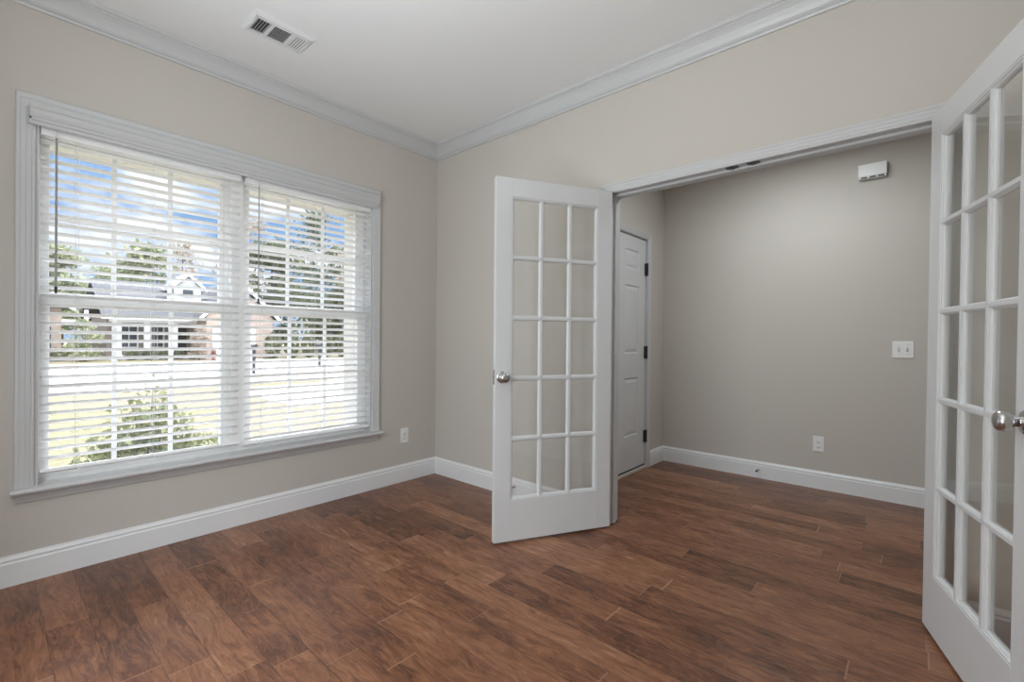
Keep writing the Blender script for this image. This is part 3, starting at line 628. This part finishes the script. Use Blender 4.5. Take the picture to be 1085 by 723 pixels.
# garage wing with gable
gx = hx + 2.2
LH(MB().box((hx - 1.6, 7.05, GZ), (gx, 11.2, 2.45)).poly([(gx, 7.05, 2.45), (gx, 11.2, 2.45), (gx, 9.12, 4.55)], (-3, 0, 0)), 'garage_wall', M['siding'])
LH(MB().poly([(gx + .3, 6.7, 2.25), (gx + .3, 9.12, 4.75), (gx + .3, 9.12, 4.92), (gx + .3, 6.6, 2.32)], (-6, 0, 0)).poly([(gx + .3, 11.55, 2.25), (gx + .3, 9.12, 4.75), (gx + .3, 9.12, 4.92), (gx + .3, 11.65, 2.32)], (-6, 0, 0)), 'garage_roof', M['roof'])
LH(MB().poly([(gx + .3, 6.62, 2.18), (gx + .3, 9.12, 4.68), (gx + .3, 9.12, 4.94), (gx + .3, 6.55, 2.36)], (.08, 0, 0)).poly([(gx + .3, 11.6, 2.18), (gx + .3, 9.12, 4.68), (gx + .3, 9.12, 4.94), (gx + .3, 11.68, 2.36)], (.08, 0, 0)), 'gable_trim', M['extwhite'])
LH(MB().box((gx, 7.4, GZ), (gx + .06, 10.0, 1.75)), 'garage_door', M['extwhite'])
o = LH(MB().box((gx, 8.75, 2.7), (gx + .06, 9.5, 3.75)), 'gable_window', M['extwhite']); LH(MB().box((gx + .05, 8.85, 2.8), (gx + .08, 9.4, 3.65)), 'pane', M['extglass'], o)
# dormer
dxx = hx - 1.6
o = LH(MB().poly([(dxx, 6.15, 3.2), (dxx, 7.75, 3.2), (dxx, 7.75, 4.55), (dxx, 6.95, 5.3), (dxx, 6.15, 4.55)], (-3, 0, 0)), 'dormer', M['whitesiding'])
LH(MB().poly([(dxx + .25, 5.85, 4.35), (dxx + .25, 6.95, 5.4), (dxx + .25, 6.95, 5.62), (dxx + .25, 5.75, 4.48)], (-3, 0, 0)).poly([(dxx + .25, 8.05, 4.35), (dxx + .25, 6.95, 5.4), (dxx + .25, 6.95, 5.62), (dxx + .25, 8.15, 4.48)], (-3, 0, 0)), 'dormer_roof', M['extwhite'], o)
LH(MB().box((dxx, 6.65, 3.9), (dxx + .05, 7.25, 4.6)), 'dormer_window', M['extglass'], o)
# --- neighbouring house on the left
hb = tag(empty('house', (-36, -1.0, GZ)), 'pale peach house at the left edge of the window view', 'house')
def LHb(mb, name, mat, par=hb): return local(mb, hb).build(name, mat, par)
LHb(MB().box((-43, -6, GZ), (-36, .55, 2.9)), 'wall', M['siding'])
LHb(MB().poly([(-35.5, -6.5, 2.8), (-35.5, .9, 2.8), (-35.5, -2.6, 5.2)], (-8, 0, 0)), 'roof', M['roof'])
LHb(MB().poly([(-35.45, 1.1, 2.62), (-35.45, -2.6, 5.15), (-35.45, -2.6, 5.4), (-35.45, 1.15, 2.85)], (.1, 0, 0)), 'gable_trim', M['extwhite'])
LHb(MB().box((-38, .55, 1.95), (-35.7, 1.75, 2.12)), 'porch_roof', M['extwhite'])
for y in (1.65,): LHb(MB().box((-35.95, y - .1, GZ), (-35.75, y + .1, 2.75)), 'porch_post', M['extwhite'])
LHb(MB().box((-36.02, -.9, .2), (-35.95, .1, 1.7)), 'window', M['extglass'])

G_ = 'shrubs along the front of the far houses'
for i, y in enumerate((3.5, 4.3, 5.1, 5.9)):
    low_shrub(hx + .75, y, .62, .31, M['leaf_dark'], ('first', 'second', 'third', 'fourth')[i] + ' low clipped shrub from the left along the far porch', 40 + i, group=G_)
low_shrub(hx + .9, 6.62, .62, .28, M['leaf_dark'], 'low clipped shrub beside the white garage door across the street', 47, group=G_)
tree('bushy_shrub', -31.0, 6.4, 2.0, .6, M['leaf_brown'], 900, 'tall brownish shrub beside the white garage door across the street', 'shrub', .08, .1, ls=.12, seed=9)
tree('bushy_shrub', -33.0, 1.3, 2.3, .8, M['leaf_mid'], 1000, 'tall green shrub between the two far houses', 'shrub', .1, .05, ls=.13, seed=12)
low_shrub(hx - .4, .2, .75, .55, M['leaf_dark'], 'dark shrub below the peach house wall', 51, group=G_)
T = 'trees beyond the street'
tree('tree', -50, 1.6, 8.5, 2.1, M['leaf_mid'], 2600, 'loose pale tree behind the peach house at left', trunk=.4, group=T, ls=.3, seed=21)
tree('tree', -56, 5.8, 7.9, 2.5, M['leaf_mid'], 2200, 'small round tree rising left of the far porch', trunk=.35, group=T, ls=.3, seed=22)
tree('tree', -49.5, 7.1, 9.4, 2.2, M['leaf_mid'], 3000, 'taller bushy green tree behind the far grey roof', trunk=.4, group=T, ls=.3, seed=23)
tree('tree', -54, 10.9, 11.1, 1.7, M['leaf_brown'], 420, 'sparse brown tree above the far dormer', trunk=.3, group=T, ls=.28, seed=24, low=.55)
for i, (x, y, h, r, mt, n, lb) in enumerate((
    (-46.5, 13.96, 14, 2.2, 'leaf_brown', 700, 'sparse tall tree at the left side of the right blind'),
    (-40.5, 14.4, 10, 2.4, 'leaf_dark', 3600, 'dense dark tree left of middle in the right window half'),
    (-54, 24.4, 17, 3.3, 'leaf_dark', 3000, 'tall dark tree in the middle of the right window half'),
    (-45, 23.0, 11, 2.7, 'leaf_dark', 3600, 'dense dark tree right of middle in the right window half'),
    (-34, 20.5, 12.5, 2.6, 'leaf_brown', 1500, 'tallest loose tree toward the right end of the window'),
    (-39, 27.2, 11, 2.8, 'leaf_dark', 3000, 'dark tree nearest the right end of the window'),
    (-50, 33.8, 13, 3.8, 'leaf_mid', 2600, 'pale tree farthest right beyond the street'))):
    tree('tree', x, y, h, r, M[mt], n, lb, trunk=.4, low=.06 if mt == 'leaf_dark' else .35, group=T, ls=.3, seed=60 + i)
hedge = [(-31.2, y_) for y_ in (10.9, 12.2, 13.5, 14.8, 16.1, 17.4, 18.7, 20.0)]
for i, (x, y) in enumerate(hedge):
    low_shrub(x, y, 1.9, .53, M['leaf_dark'], ('first', 'second', 'third', 'fourth', 'fifth', 'sixth', 'seventh', 'eighth')[i] + ' dark shrub from the left under the trees across the street', 80 + i, 700, group='dark shrubs under the far trees')
# mailboxes and hydrant
def mailbox(x, y, label):
    o = tag(empty('mailbox', (x, y, GZ + .02)), label, 'mailbox', 'mailboxes by the street')
    MB().box((-.05, -.05, 0), (.05, .05, 1.0), .005).build('post', M['dark'], o)
    b = MB().box((-.24, -.1, .98), (.24, .1, 1.08), .005).sweep([(.1 * math.cos(math.pi * i / 10), 1.08 + .1 * math.sin(math.pi * i / 10)) for i in range(11)], lambda u, d, h: Vector((u, d, h)), -.24, .24)
    b.build('box', M['dark'], o)
mailbox(-17.0, 4.62, 'dark mailbox on a post at the left of the right window half')
mailbox(-19.4, 8.5, 'dark mailbox on a post in the middle of the right window half')
mailbox(-21.5, 11.2, 'dark mailbox on a post toward the right end of the window')
hy = tag(empty('hydrant', (-29.9, 6.9, GZ)), 'small rusty red hydrant at the far curb', 'hydrant')
MB().lathe([(0, 0), (.16, 0), (.16, .05), (.11, .06), (.11, .5), (.14, .52), (.14, .56), (.1, .66), (.03, .72), (0, .72)], Matrix.Identity(4), 14).build('barrel', M['red'], hy)
MB().tube((0, -.2, .4), (0, .2, .4), .06).tube((0, 0, .38), (.2, 0, .38), .07).build('nozzles', M['red'], hy)
